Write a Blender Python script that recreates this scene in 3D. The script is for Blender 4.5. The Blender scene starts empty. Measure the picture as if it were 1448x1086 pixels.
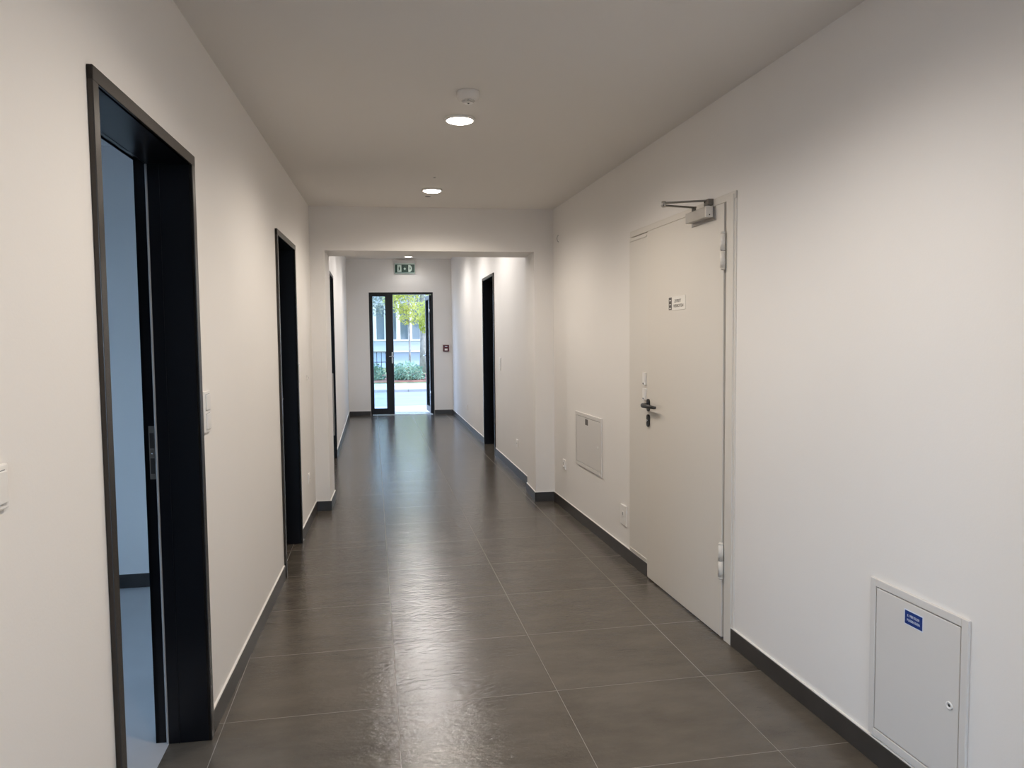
import bpy, bmesh, math, random
from mathutils import Vector, Matrix

sc = bpy.context.scene
COL = sc.collection
PI = math.pi
random.seed(7)

# ------------------------------------------------------------------ camera
F_PX, PITCH, YAW, ROLL = 1058.11, 0.06039, 0.1835, -0.00997
EYE = 1.45
fw = Vector((math.sin(YAW) * math.cos(PITCH), math.cos(YAW) * math.cos(PITCH), -math.sin(PITCH)))
rt = Vector((math.cos(YAW), -math.sin(YAW), 0))
up = rt.cross(fw)
c_, s_ = math.cos(ROLL), math.sin(ROLL)
rt2, up2 = rt * c_ + up * s_, up * c_ - rt * s_
cd = bpy.data.cameras.new('camera')
cd.sensor_width = 36
cd.lens = F_PX * 36 / 1448
cd.clip_start = 0.02
cd.clip_end = 300
cam = bpy.data.objects.new('camera', cd)
COL.objects.link(cam)
m3 = Matrix((rt2, up2, -fw)).transposed()
cam.matrix_world = Matrix.Translation((0, 0, EYE)) @ m3.to_4x4()
sc.camera = cam

# ------------------------------------------------------------------ sky, sun, exposure
world = bpy.data.worlds.new('sky')
sc.world = world
world.use_nodes = True
nt = world.node_tree
nt.nodes.clear()
wo = nt.nodes.new('ShaderNodeOutputWorld')
wb = nt.nodes.new('ShaderNodeBackground')
tc = nt.nodes.new('ShaderNodeTexCoord')
sx = nt.nodes.new('ShaderNodeSeparateXYZ')
rp = nt.nodes.new('ShaderNodeValToRGB')
rp.color_ramp.elements[0].position = 0.0
rp.color_ramp.elements[0].color = (0.60, 0.76, 1.0, 1)
rp.color_ramp.elements[1].position = 0.8
rp.color_ramp.elements[1].color = (0.34, 0.56, 1.0, 1)
nt.links.new(tc.outputs['Generated'], sx.inputs[0])
nt.links.new(sx.outputs['Z'], rp.inputs[0])
nt.links.new(rp.outputs[0], wb.inputs['Color'])
wb.inputs['Strength'].default_value = 4.0
nt.links.new(wb.outputs[0], wo.inputs[0])

sd = bpy.data.lights.new('sun', 'SUN')
sd.energy = 3.2
sd.angle = 0.01
sd.color = (1.0, 0.93, 0.80)
sun = bpy.data.objects.new('sun', sd)
COL.objects.link(sun)
sun.rotation_euler = Vector((-0.75, 0.25, -0.9)).to_track_quat('-Z', 'Y').to_euler()

LAMP_STRENGTH = 22.0
BEAM_WATTS = 26.0
LAMP_COLOR = (1.0, 0.90, 0.79)
sc.view_settings.view_transform = 'Standard'
sc.view_settings.look = 'None'
sc.view_settings.exposure = 0.78
sc.view_settings.gamma = 1.0
sc.view_settings.use_curve_mapping = False
try:
    sc.cycles.use_denoising = True
    sc.cycles.max_bounces = 12
    sc.cycles.diffuse_bounces = 8
    sc.cycles.glossy_bounces = 4
    sc.cycles.transparent_max_bounces = 16
    sc.cycles.sample_clamp_indirect = 6.0
    sc.cycles.caustics_refractive = False
    sc.cycles.caustics_reflective = False
except Exception:
    pass


# ------------------------------------------------------------------ materials
def mat(name, color, rough=0.5, metal=0.0, spec=0.5, bump=None, var=0.0, vscale=3.0, coat=0.0):
    """bump = (scale, strength, distance); var = share of lightness mottling with world position"""
    m = bpy.data.materials.new(name)
    m.use_nodes = True
    n = m.node_tree
    b = n.nodes['Principled BSDF']
    b.inputs['Base Color'].default_value = (*color, 1)
    b.inputs['Roughness'].default_value = rough
    b.inputs['Metallic'].default_value = metal
    b.inputs['Specular IOR Level'].default_value = spec
    b.inputs['Coat Weight'].default_value = coat
    geo = n.nodes.new('ShaderNodeNewGeometry')
    if var:
        t = n.nodes.new('ShaderNodeTexNoise')
        t.inputs['Scale'].default_value = vscale
        t.inputs['Detail'].default_value = 4
        n.links.new(geo.outputs['Position'], t.inputs['Vector'])
        r = n.nodes.new('ShaderNodeValToRGB')
        r.color_ramp.elements[0].position = 0.3
        r.color_ramp.elements[1].position = 0.7
        r.color_ramp.elements[0].color = (*[max(0, c * (1 - var)) for c in color], 1)
        r.color_ramp.elements[1].color = (*[min(1, c * (1 + var)) for c in color], 1)
        n.links.new(t.outputs['Fac'], r.inputs[0])
        n.links.new(r.outputs[0], b.inputs['Base Color'])
    if bump:
        t = n.nodes.new('ShaderNodeTexNoise')
        t.inputs['Scale'].default_value = bump[0]
        t.inputs['Detail'].default_value = 3
        n.links.new(geo.outputs['Position'], t.inputs['Vector'])
        bp = n.nodes.new('ShaderNodeBump')
        bp.inputs['Strength'].default_value = bump[1]
        bp.inputs['Distance'].default_value = bump[2]
        n.links.new(t.outputs['Fac'], bp.inputs['Height'])
        n.links.new(bp.outputs[0], b.inputs['Normal'])
    return m


def emit(name, color, strength):
    m = bpy.data.materials.new(name)
    m.use_nodes = True
    b = m.node_tree.nodes['Principled BSDF']
    b.inputs['Base Color'].default_value = (*color, 1)
    b.inputs['Emission Color'].default_value = (*color, 1)
    b.inputs['Emission Strength'].default_value = strength
    return m


def leaf_mat(name, c1, c2, trans=0.5):
    m = bpy.data.materials.new(name)
    m.use_nodes = True
    n = m.node_tree
    n.nodes.clear()
    o = n.nodes.new('ShaderNodeOutputMaterial')
    geo = n.nodes.new('ShaderNodeNewGeometry')
    t = n.nodes.new('ShaderNodeTexNoise')
    t.inputs['Scale'].default_value = 1.3
    t.inputs['Detail'].default_value = 5
    n.links.new(geo.outputs['Position'], t.inputs['Vector'])
    r = n.nodes.new('ShaderNodeValToRGB')
    r.color_ramp.elements[0].position = 0.35
    r.color_ramp.elements[1].position = 0.65
    r.color_ramp.elements[0].color = (*c1, 1)
    r.color_ramp.elements[1].color = (*c2, 1)
    n.links.new(t.outputs['Fac'], r.inputs[0])
    d = n.nodes.new('ShaderNodeBsdfDiffuse')
    tr = n.nodes.new('ShaderNodeBsdfTranslucent')
    mx = n.nodes.new('ShaderNodeMixShader')
    mx.inputs[0].default_value = trans
    n.links.new(r.outputs[0], d.inputs[0])
    n.links.new(r.outputs[0], tr.inputs[0])
    n.links.new(d.outputs[0], mx.inputs[1])
    n.links.new(tr.outputs[0], mx.inputs[2])
    n.links.new(mx.outputs[0], o.inputs[0])
    return m


M_WALL = mat('wall_paint', (0.80, 0.775, 0.745), 0.75, spec=0.25, bump=(140, 0.12, 0.002), var=0.012, vscale=1.2)
M_CEIL = mat('ceiling_paint', (0.80, 0.772, 0.738), 0.8, spec=0.2, bump=(120, 0.08, 0.002))
M_BLACK = mat('black_lacquered_steel', (0.004, 0.0043, 0.006), 0.30, spec=0.32, bump=(60, 0.03, 0.001))
M_BRONZE = mat('dark_anodised_casing', (0.055, 0.049, 0.044), 0.27, metal=0.8, bump=(90, 0.02, 0.0005))
M_ALU = mat('black_aluminium', (0.006, 0.0065, 0.008), 0.35, spec=0.4)
M_GASKET = mat('grey_rubber_gasket', (0.30, 0.30, 0.30), 0.6)
M_SKIRT = mat('anthracite_tile_skirting', (0.040, 0.036, 0.033), 0.35, var=0.15, vscale=9, bump=(50, 0.1, 0.001))
M_EDGEHL = mat('white_edge_highlight', (0.82, 0.80, 0.77), 0.5)  # painted highlight for the skirting tops
M_DOOR = mat('off_white_door_lacquer', (0.70, 0.66, 0.60), 0.42, spec=0.4, bump=(70, 0.03, 0.001))
M_DOORFR = mat('off_white_frame_lacquer', (0.70, 0.665, 0.61), 0.4, spec=0.4)
M_HATCH = mat('light_grey_sheet_steel', (0.68, 0.655, 0.625), 0.42, spec=0.4, bump=(80, 0.03, 0.001))
M_DARK = mat('dark_gap', (0.02, 0.018, 0.016), 0.8)
M_SILVER = mat('silver_door_closer', (0.45, 0.425, 0.39), 0.35, metal=0.6)
M_ARM = mat('dull_steel_arm', (0.20, 0.185, 0.165), 0.38, metal=0.7)
M_CHROME = mat('brushed_steel', (0.62, 0.62, 0.62), 0.25, metal=1.0)
M_PLASTIC = mat('white_switch_plastic', (0.82, 0.80, 0.77), 0.3, spec=0.5)
M_BLKPL = mat('black_handle_nylon', (0.012, 0.010, 0.009), 0.4)
M_BLUE = mat('blue_label_film', (0.006, 0.035, 0.20), 0.4)
M_LBLW = mat('pale_label_print', (0.70, 0.76, 0.86), 0.5)
M_SIGNW = mat('white_sign_plate', (0.80, 0.77, 0.71), 0.4)
M_SIGNG = mat('dark_grey_print', (0.10, 0.09, 0.08), 0.5)
M_GREEN = mat('exit_sign_green', (0.002, 0.040, 0.026), 0.4)
M_GREENW = mat('exit_sign_pale_print', (0.55, 0.68, 0.63), 0.5)
M_RED = mat('alarm_red_plastic', (0.09, 0.006, 0.014), 0.4)
M_GREYP = mat('grey_panel_laminate', (0.50, 0.49, 0.475), 0.5)
M_LENS = emit('warm_lamp_diffuser', LAMP_COLOR, LAMP_STRENGTH)
M_OFFFLOOR = mat('pale_grey_screed', (0.46, 0.45, 0.44), 0.55, var=0.06, vscale=2.5)
M_PAVE = mat('pale_paving', (0.27, 0.255, 0.24), 0.8, var=0.10, vscale=0.8)
M_ROAD = mat('grey_asphalt', (0.17, 0.17, 0.18), 0.85, var=0.10, vscale=1.2)
M_KERB = mat('concrete_kerb', (0.24, 0.235, 0.23), 0.8, var=0.08, vscale=4)
M_SOIL = mat('red_brown_soil', (0.15, 0.065, 0.04), 0.9, var=0.4, vscale=7)
M_LAWN = mat('dry_grass', (0.16, 0.18, 0.08), 0.9, var=0.35, vscale=3)
M_FACADE = mat('pale_blue_render', (0.40, 0.405, 0.41), 0.8, var=0.05, vscale=1)
M_FACADE2 = mat('blue_painted_plinth', (0.26, 0.29, 0.35), 0.8, var=0.06, vscale=1)
M_WINFR = mat('white_window_frame', (0.62, 0.60, 0.57), 0.5)
M_BARK = mat('grey_bark', (0.24, 0.22, 0.19), 0.9, var=0.3, vscale=6, bump=(30, 0.5, 0.01))
M_WINGL = mat('dark_window_glass', (0.10, 0.13, 0.14), 0.08, spec=0.8)
M_LEAFY = leaf_mat('sunlit_yellow_leaf', (0.36, 0.40, 0.08), (0.62, 0.58, 0.20), 0.55)
M_LEAFG = leaf_mat('fresh_green_leaf', (0.20, 0.25, 0.13), (0.40, 0.43, 0.25), 0.5)
M_LEAFD = leaf_mat('grey_green_leaf', (0.13, 0.16, 0.13), (0.30, 0.32, 0.27), 0.4)
M_SHRUB = leaf_mat('bluish_shrub_leaf', (0.06, 0.13, 0.08), (0.28, 0.38, 0.27), 0.3)


def glass_mat():
    m = bpy.data.materials.new('clear_glass')
    m.use_nodes = True
    n = m.node_tree
    n.nodes.clear()
    o = n.nodes.new('ShaderNodeOutputMaterial')
    g = n.nodes.new('ShaderNodeBsdfGlossy')
    g.inputs['Roughness'].default_value = 0.02
    t = n.nodes.new('ShaderNodeBsdfTransparent')
    t.inputs['Color'].default_value = (0.90, 0.97, 0.99, 1)
    f = n.nodes.new('ShaderNodeFresnel')
    f.inputs['IOR'].default_value = 1.45
    mx = n.nodes.new('ShaderNodeMixShader')
    n.links.new(f.outputs[0], mx.inputs[0])
    n.links.new(t.outputs[0], mx.inputs[1])
    n.links.new(g.outputs[0], mx.inputs[2])
    n.links.new(mx.outputs[0], o.inputs[0])
    return m


M_GLASS = glass_mat()


def floor_mat():
    m = bpy.data.materials.new('taupe_stone_tiles')
    m.use_nodes = True
    n = m.node_tree
    L = n.links.new
    b = n.nodes['Principled BSDF']
    geo = n.nodes.new('ShaderNodeNewGeometry')
    sep = n.nodes.new('ShaderNodeSeparateXYZ')
    L(geo.outputs['Position'], sep.inputs[0])

    def math_(op, a, b_=None, c=None):
        k = n.nodes.new('ShaderNodeMath')
        k.operation = op
        for i, v in enumerate((a, b_, c)):
            if v is None:
                continue
            if isinstance(v, (int, float)):
                k.inputs[i].default_value = v
            else:
                L(v, k.inputs[i])
        return k.outputs[0]

    def cell(out, off, size):
        u = math_('DIVIDE', math_('SUBTRACT', out, off), size)
        fr = math_('FRACT', u)
        d = math_('MULTIPLY', math_('MINIMUM', fr, math_('SUBTRACT', 1.0, fr)), size)
        return math_('FLOOR', u), d
    ix, dx = cell(sep.outputs['X'], -0.584 - 6.51, 0.651)
    iy, dy = cell(sep.outputs['Y'], 2.3285 - 11.868, 0.5934)
    d = math_('MINIMUM', dx, dy)
    grout = math_('LESS_THAN', d, 0.0015)
    cmb = n.nodes.new('ShaderNodeCombineXYZ')
    L(ix, cmb.inputs[0]); L(iy, cmb.inputs[1])
    wn = n.nodes.new('ShaderNodeTexWhiteNoise')
    L(cmb.outputs[0], wn.inputs['Vector'])
    # clouds, offset tile by tile
    add = n.nodes.new('ShaderNodeVectorMath')
    add.operation = 'MULTIPLY_ADD'
    L(wn.outputs['Color'], add.inputs[0])
    add.inputs[1].default_value = (9, 9, 9)
    L(geo.outputs['Position'], add.inputs[2])
    mp = n.nodes.new('ShaderNodeMapping')
    mp.inputs['Scale'].default_value = (1.0, 2.2, 1)
    L(add.outputs[0], mp.inputs[0])
    t1 = n.nodes.new('ShaderNodeTexNoise')
    t1.inputs['Scale'].default_value = 2.6
    t1.inputs['Detail'].default_value = 7
    t1.inputs['Roughness'].default_value = 0.62
    L(mp.outputs[0], t1.inputs['Vector'])
    r1 = n.nodes.new('ShaderNodeValToRGB')
    r1.color_ramp.elements[0].position = 0.28
    r1.color_ramp.elements[0].color = (0.070, 0.059, 0.046, 1)
    r1.color_ramp.elements[1].position = 0.75
    r1.color_ramp.elements[1].color = (0.130, 0.112, 0.090, 1)
    L(t1.outputs['Fac'], r1.inputs[0])
    mxr = n.nodes.new('ShaderNodeMix')
    mxr.data_type = 'RGBA'
    L(grout, mxr.inputs[0])
    L(r1.outputs[0], mxr.inputs[6])
    mxr.inputs[7].default_value = (0.23, 0.208, 0.178, 1)
    L(mxr.outputs[2], b.inputs['Base Color'])
    # relief: ripples running across the corridor
    mp2 = n.nodes.new('ShaderNodeMapping')
    mp2.inputs['Scale'].default_value = (20.0, 32.0, 1)
    L(add.outputs[0], mp2.inputs[0])
    t2 = n.nodes.new('ShaderNodeTexNoise')
    t2.inputs['Scale'].default_value = 1.3
    t2.inputs['Detail'].default_value = 6
    t2.inputs['Roughness'].default_value = 0.6
    L(mp2.outputs[0], t2.inputs['Vector'])
    h = math_('SUBTRACT', t2.outputs['Fac'], math_('MULTIPLY', grout, 0.6))
    bp = n.nodes.new('ShaderNodeBump')
    bp.inputs['Strength'].default_value = 0.9
    bp.inputs['Distance'].default_value = 0.0025
    L(h, bp.inputs['Height'])
    L(bp.outputs[0], b.inputs['Normal'])
    rr = n.nodes.new('ShaderNodeMapRange')
    rr.inputs[3].default_value = 0.10
    rr.inputs[4].default_value = 0.23
    L(t2.outputs['Fac'], rr.inputs[0])
    L(math_('ADD', rr.outputs[0], math_('MULTIPLY', grout, 0.4)), b.inputs['Roughness'])
    b.inputs['Specular IOR Level'].default_value = 0.6
    return m


M_FLOOR = floor_mat()


# ------------------------------------------------------------------ builders
class MB:
    def __init__(s):
        s.bm = bmesh.new()
        s.mats = []

    def mi(s, m):
        if m not in s.mats:
            s.mats.append(m)
        return s.mats.index(m)

    def _merge(s, bm2, m, smooth=False, xf=None):
        i = s.mi(m)
        if xf is not None:
            bmesh.ops.transform(bm2, matrix=xf, verts=bm2.verts)
        for f in bm2.faces:
            f.material_index = i
            f.smooth = smooth
        me = bpy.data.meshes.new('t')
        bm2.to_mesh(me)
        bm2.free()
        s.bm.from_mesh(me)
        bpy.data.meshes.remove(me)

    def box(s, x0, x1, y0, y1, z0, z1, m, bev=0.0, seg=2):
        b = bmesh.new()
        bmesh.ops.create_cube(b, size=1)
        x0, x1 = min(x0, x1), max(x0, x1)
        y0, y1 = min(y0, y1), max(y0, y1)
        z0, z1 = min(z0, z1), max(z0, z1)
        for v in b.verts:
            v.co = Vector(((v.co.x + .5) * (x1 - x0) + x0, (v.co.y + .5) * (y1 - y0) + y0, (v.co.z + .5) * (z1 - z0) + z0))
        if bev:
            bmesh.ops.bevel(b, geom=b.edges[:], offset=bev, segments=seg, profile=0.6, affect='EDGES')
        s._merge(b, m)
        return s

    def tube(s, pts, r, m, seg=16, caps=True):
        """round bar through points; r a number or one radius per point"""
        pts = [Vector(p) for p in pts]
        rs = r if isinstance(r, (list, tuple)) else [r] * len(pts)
        b = bmesh.new()
        rings = []
        for k, p in enumerate(pts):
            if k == 0: d = pts[1] - p
            elif k == len(pts) - 1: d = p - pts[k - 1]
            else: d = (pts[k + 1] - p).normalized() + (p - pts[k - 1]).normalized()
            d.normalize()
            a = Vector((0, 0, 1)) if abs(d.z) < .9 else Vector((1, 0, 0))
            u = d.cross(a).normalized()
            v = d.cross(u)
            rings.append([b.verts.new(p + (u * math.cos(2 * PI * j / seg) + v * math.sin(2 * PI * j / seg)) * rs[k]) for j in range(seg)])
        for a, c in zip(rings, rings[1:]):
            for j in range(seg):
                b.faces.new((a[j], a[(j + 1) % seg], c[(j + 1) % seg], c[j]))
        if caps:
            b.faces.new(rings[0][::-1]); b.faces.new(rings[-1])
        bmesh.ops.recalc_face_normals(b, faces=b.faces[:])
        s._merge(b, m, True)
        return s

    def lathe(s, prof, m, centre=(0, 0, 0), seg=40, rot=None):
        """prof = [(r, z)] about local z"""
        b = bmesh.new()
        rings = []
        for r, z in prof:
            if r < 1e-6:
                rings.append([b.verts.new((0, 0, z))])
            else:
                rings.append([b.verts.new((r * math.cos(2 * PI * j / seg), r * math.sin(2 * PI * j / seg), z)) for j in range(seg)])
        for a, c in zip(rings, rings[1:]):
            for j in range(seg):
                k = (j + 1) % seg
                if len(a) == 1 and len(c) == 1: continue
                if len(a) == 1: b.faces.new((a[0], c[k], c[j]))
                elif len(c) == 1: b.faces.new((a[j], a[k], c[0]))
                else: b.faces.new((a[j], a[k], c[k], c[j]))
        bmesh.ops.recalc_face_normals(b, faces=b.faces[:])
        xf = Matrix.Translation(centre) @ (rot.to_4x4() if rot else Matrix.Identity(4))
        s._merge(b, m, True, xf)
        return s

    def prism(s, poly, y0, y1, m, bev=0.0):
        """poly in local (x, z), extruded along y"""
        b = bmesh.new()
        f = b.faces.new([b.verts.new((x, y0, z)) for x, z in poly])
        r = bmesh.ops.extrude_face_region(b, geom=[f])
        bmesh.ops.translate(b, verts=[v for v in r['geom'] if isinstance(v, bmesh.types.BMVert)], vec=(0, y1 - y0, 0))
        bmesh.ops.recalc_face_normals(b, faces=b.faces[:])
        if bev:
            bmesh.ops.bevel(b, geom=b.edges[:], offset=bev, segments=2, profile=0.6, affect='EDGES')
        s._merge(b, m)
        return s

    def text(s, body, x, y, z, width, height, m, depth=0.0004, shear=0.0):
        """lettering on a face whose outward normal is +y; (x, z) its centre, seen upright"""
        cu = bpy.data.curves.new('t', 'FONT')
        cu.body = body
        cu.extrude = 0.01
        cu.offset = 0.004
        cu.shear = shear
        cu.resolution_u = 3
        ob = bpy.data.objects.new('t', cu)
        COL.objects.link(ob)
        bpy.context.view_layer.update()
        me = bpy.data.meshes.new_from_object(ob.evaluated_get(bpy.context.evaluated_depsgraph_get()))
        bpy.data.objects.remove(ob)
        bpy.data.curves.remove(cu)
        b = bmesh.new()
        b.from_mesh(me)
        bpy.data.meshes.remove(me)
        xs = [v.co.x for v in b.verts]; ys = [v.co.y for v in b.verts]
        cx, cy = (min(xs) + max(xs)) / 2, (min(ys) + max(ys)) / 2
        kx, ky = width / (max(xs) - min(xs)), height / (max(ys) - min(ys))
        for v in b.verts:
            v.co = Vector((x - (v.co.x - cx) * kx, y + (v.co.z / 0.01) * depth, z + (v.co.y - cy) * ky))
        bmesh.ops.recalc_face_normals(b, faces=b.faces[:])
        s._merge(b, m)
        return s

    def build(s, name, parent=None):
        me = bpy.data.meshes.new(name)
        s.bm.to_mesh(me)
        s.bm.free()
        for m in s.mats:
            me.materials.append(m)
        o = bpy.data.objects.new(name, me)
        COL.objects.link(o)
        if parent:
            o.parent = parent
        return o


def tag(o, label=None, cat=None, group=None, kind=None):
    if label: o['label'] = label
    if cat: o['category'] = cat
    if group: o['group'] = group
    if kind: o['kind'] = kind
    return o


def copy_tree(o, parent=None):
    c = o.copy()
    COL.objects.link(c)
    c.parent = parent
    for ch in [k for k in COL.objects if k.parent == o]:
        copy_tree(ch, c)
    return c


class Wall:
    """vertical plane from A towards B; local x along it, y out of it into the room"""
    def __init__(s, A, B, side):
        s.A = Vector((A[0], A[1], 0))
        s.d = (Vector((B[0], B[1], 0)) - s.A).normalized()
        s.sg = side                       # +1: local x runs with s, -1: against it
        s.xa = s.d * side
        s.n = Vector((0, 0, 1)).cross(s.xa)
        s.rz = math.atan2(s.xa.y, s.xa.x)

    def pt(s, t, z=0, off=0):
        return s.A + s.d * t + s.n * off + Vector((0, 0, z))

    def place(s, o, t, z=0, off=0):
        o.location = s.pt(t, z, off)
        o.rotation_euler = (0, 0, s.rz)
        return o

    def empty(s, name, t, z=0, off=0):
        o = bpy.data.objects.new(name, None)
        o.empty_display_size = 0.05
        COL.objects.link(o)
        return s.place(o, t, z, off)


WL = Wall((-0.7048, 0), (-0.7048 + 0.3119, 10), -1)
WR = Wall((1.6928, 0), (1.6928 - 0.1826, 10), 1)
WP = Wall((-0.5145, 6.5108), (1.5928, 6.4426), -1)
WFL = Wall((-0.468, 6.95), (-0.467, 14.68), -1)
WFR = Wall((1.489, 6.95), (1.5206, 14.5243), 1)
WE = Wall((-0.4672, 14.6786), (1.5206, 14.5243), -1)
CEIL, FCEIL, SKH = 2.572, 3.0, 0.083


def wall_mesh(name, W, t0, t1, h, thick, holes, m=M_WALL, z0=0.0):
    """wall slab behind the plane of W with rectangular openings (ta, tb, z_bottom, z_top)"""
    b = MB()
    g = W.sg
    t = t0
    for (a, c, zb, zt) in sorted(holes):
        if a > t: b.box(g * t, g * a, -thick, 0, z0, h, m)
        if zb > z0: b.box(g * a, g * c, -thick, 0, z0, zb, m)
        if zt < h: b.box(g * a, g * c, -thick, 0, zt, h, m)
        t = c
    if t1 > t: b.box(g * t, g * t1, -thick, 0, z0, h, m)
    bmesh.ops.remove_doubles(b.bm, verts=b.bm.verts[:], dist=1e-5)
    o = b.build(name)
    W.place(o, 0)
    o['kind'] = 'structure'
    return o


def skirting(name, W, runs, proj=0.011, h=SKH):
    b = MB(); c = MB()
    g = W.sg
    for a, e in runs:
        b.box(g * a, g * e, 0.0, proj, 0, h, M_SKIRT, 0.0012, 1)
        c.box(g * a, g * e, 0.0, proj * 0.75, h, h + 0.0035, M_EDGEHL)  # white strip stands in for light caught along the top edge
    o = b.build(name)
    W.place(o, 0)
    o['kind'] = 'structure'
    c.build('highlight_strip', o)
    return o


# ------------------------------------------------------------------ the shell of the corridor
D1 = (1.955, 2.823, 0, 2.085)
D2 = (4.70, 5.492, 0, 2.105)
D5 = (3.20, 4.50, 0, 2.085)
D3 = (1.66, 2.45, 0, 2.215)       # far left wall, measured from its near end
D4 = (2.285, 3.235, 0, 2.255)     # far right wall
GD = (0.415, 1.635, 0, 2.362)     # glazed end door

fl = MB()
fl.box(-0.753, 1.95, -3.0, 14.86, -0.12, 0, M_FLOOR)
fl = fl.build('floor'); fl['kind'] = 'structure'
of = MB().box(-4.6, -0.753, -0.2, 4.72, -0.12, 0, M_OFFFLOOR).build('floor_office'); of['kind'] = 'structure'
MB().box(-4.6, 2.2, -3.2, 6.95, CEIL, CEIL + 0.15, M_CEIL).build('ceiling')['kind'] = 'structure'
MB().box(-1.0, 2.1, 6.945, 14.95, FCEIL, FCEIL + 0.15, M_CEIL).build('ceiling_far')['kind'] = 'structure'

wall_mesh('wall_left', WL, -3.1, 6.55, CEIL, 0.17, [D1, D2])
wall_mesh('wall_right', WR, -3.1, 6.50, CEIL, 0.2, [D5])
wall_mesh('wall_far_left', WFL, 0, 7.78, FCEIL, 0.2, [D3])
wall_mesh('wall_far_right', WFR, 0, 7.64, FCEIL, 0.2, [D4])
wall_mesh('wall_end', WE, -0.45, 2.4, FCEIL, 0.22, [GD])
# portal: two piers and a lintel
pb = MB()
pg = WP.sg
pb.box(pg * -0.35, pg * 0.133, -0.45, 0, 0, FCEIL, M_WALL)
pb.box(pg * 1.920, pg * 2.40, -0.45, 0, 0, FCEIL, M_WALL)
pb.box(pg * 0.133, pg * 1.920, -0.45, 0, 2.205, FCEIL, M_WALL)
o = pb.build('wall_portal'); WP.place(o, 0); o['kind'] = 'structure'

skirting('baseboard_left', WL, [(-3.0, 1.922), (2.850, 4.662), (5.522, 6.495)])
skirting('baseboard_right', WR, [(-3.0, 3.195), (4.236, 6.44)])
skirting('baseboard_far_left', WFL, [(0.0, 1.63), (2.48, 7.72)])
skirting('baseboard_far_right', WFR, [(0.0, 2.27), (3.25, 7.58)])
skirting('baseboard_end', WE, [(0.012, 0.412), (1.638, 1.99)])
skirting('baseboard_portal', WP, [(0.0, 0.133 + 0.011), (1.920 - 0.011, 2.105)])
for nm, t, sd_ in (('baseboard_portal_left', 0.133, 1), ('baseboard_portal_right', 1.920, -1)):
    b = MB(); c = MB()
    x0, x1 = WP.sg * t, WP.sg * (t + sd_ * 0.011)
    b.box(x0, x1, -0.46, 0.011, 0, SKH, M_SKIRT, 0.0012, 1)
    c.box(x0, WP.sg * (t + sd_ * 0.008), -0.45, 0.008, SKH, SKH + 0.0035, M_EDGEHL)  # same painted highlight on the pier skirting
    o = b.build(nm); WP.place(o, 0); o['kind'] = 'structure'
    c.build('highlight_strip', o)

# corridor end behind the viewer, with a glazed door that lets the daylight in
WB = Wall((-0.82, -2.4), (1.75, -2.4), 1)
wall_mesh('wall_back', WB, -0.1, 2.8, CEIL, 0.2, [(0.45, 2.05, 0, 2.3)])
w = tag(WB.empty('window_1', 1.25), kind='structure')
b = MB()
for x in (-0.8, 0.76): b.box(x, x + 0.06 - 0.02, -0.14, -0.08, 0, 2.3, M_ALU)
b.box(-0.02, 0.02, -0.14, -0.08, 0, 2.3, M_ALU)
b.box(-0.8, 0.8, -0.14, -0.08, 2.25, 2.3, M_ALU); b.box(-0.8, 0.8, -0.14, -0.08, 0, 0.06, M_ALU)
b.build('window_frame', w)
MB().box(-0.77, 0.77, -0.115, -0.105, 0.05, 2.26, M_GLASS).build('pane', w)

# the office behind door 1: partition, outer walls and its window
WO = Wall((-0.70, 4.70), (-4.6, 4.70), 1)
wall_mesh('wall_office', WO, 0.085, 3.9, CEIL, 0.12, [])
skirting('baseboard_office', WO, [(0.10, 3.7)])
WO2 = Wall((-4.4, 4.70), (-4.4, 0.0), -1)
wall_mesh('wall_office_outer', WO2, -0.1, 4.9, CEIL, 0.2, [(0.5, 4.0, 0.25, 2.35)])
WO3 = Wall((-4.5, 0.2), (-0.7, 0.2), 1)
wall_mesh('wall_office_near', WO3, 0.0, 3.6, CEIL, 0.12, [])
w = tag(WO2.empty('window_2', 2.25, 0.25), kind='structure')
b = MB()
for x in (-1.75, -0.60, 0.54, 1.69): b.box(x, x + 0.06, -0.14, -0.08, 0, 2.1, M_WINFR)
b.box(-1.75, 1.75, -0.14, -0.08, 0, 0.06, M_WINFR); b.box(-1.75, 1.75, -0.14, -0.08, 2.04, 2.1, M_WINFR)
b.build('window_frame', w)
MB().box(-1.72, 1.72, -0.115, -0.105, 0.03, 2.07, M_GLASS).build('pane', w)


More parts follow.
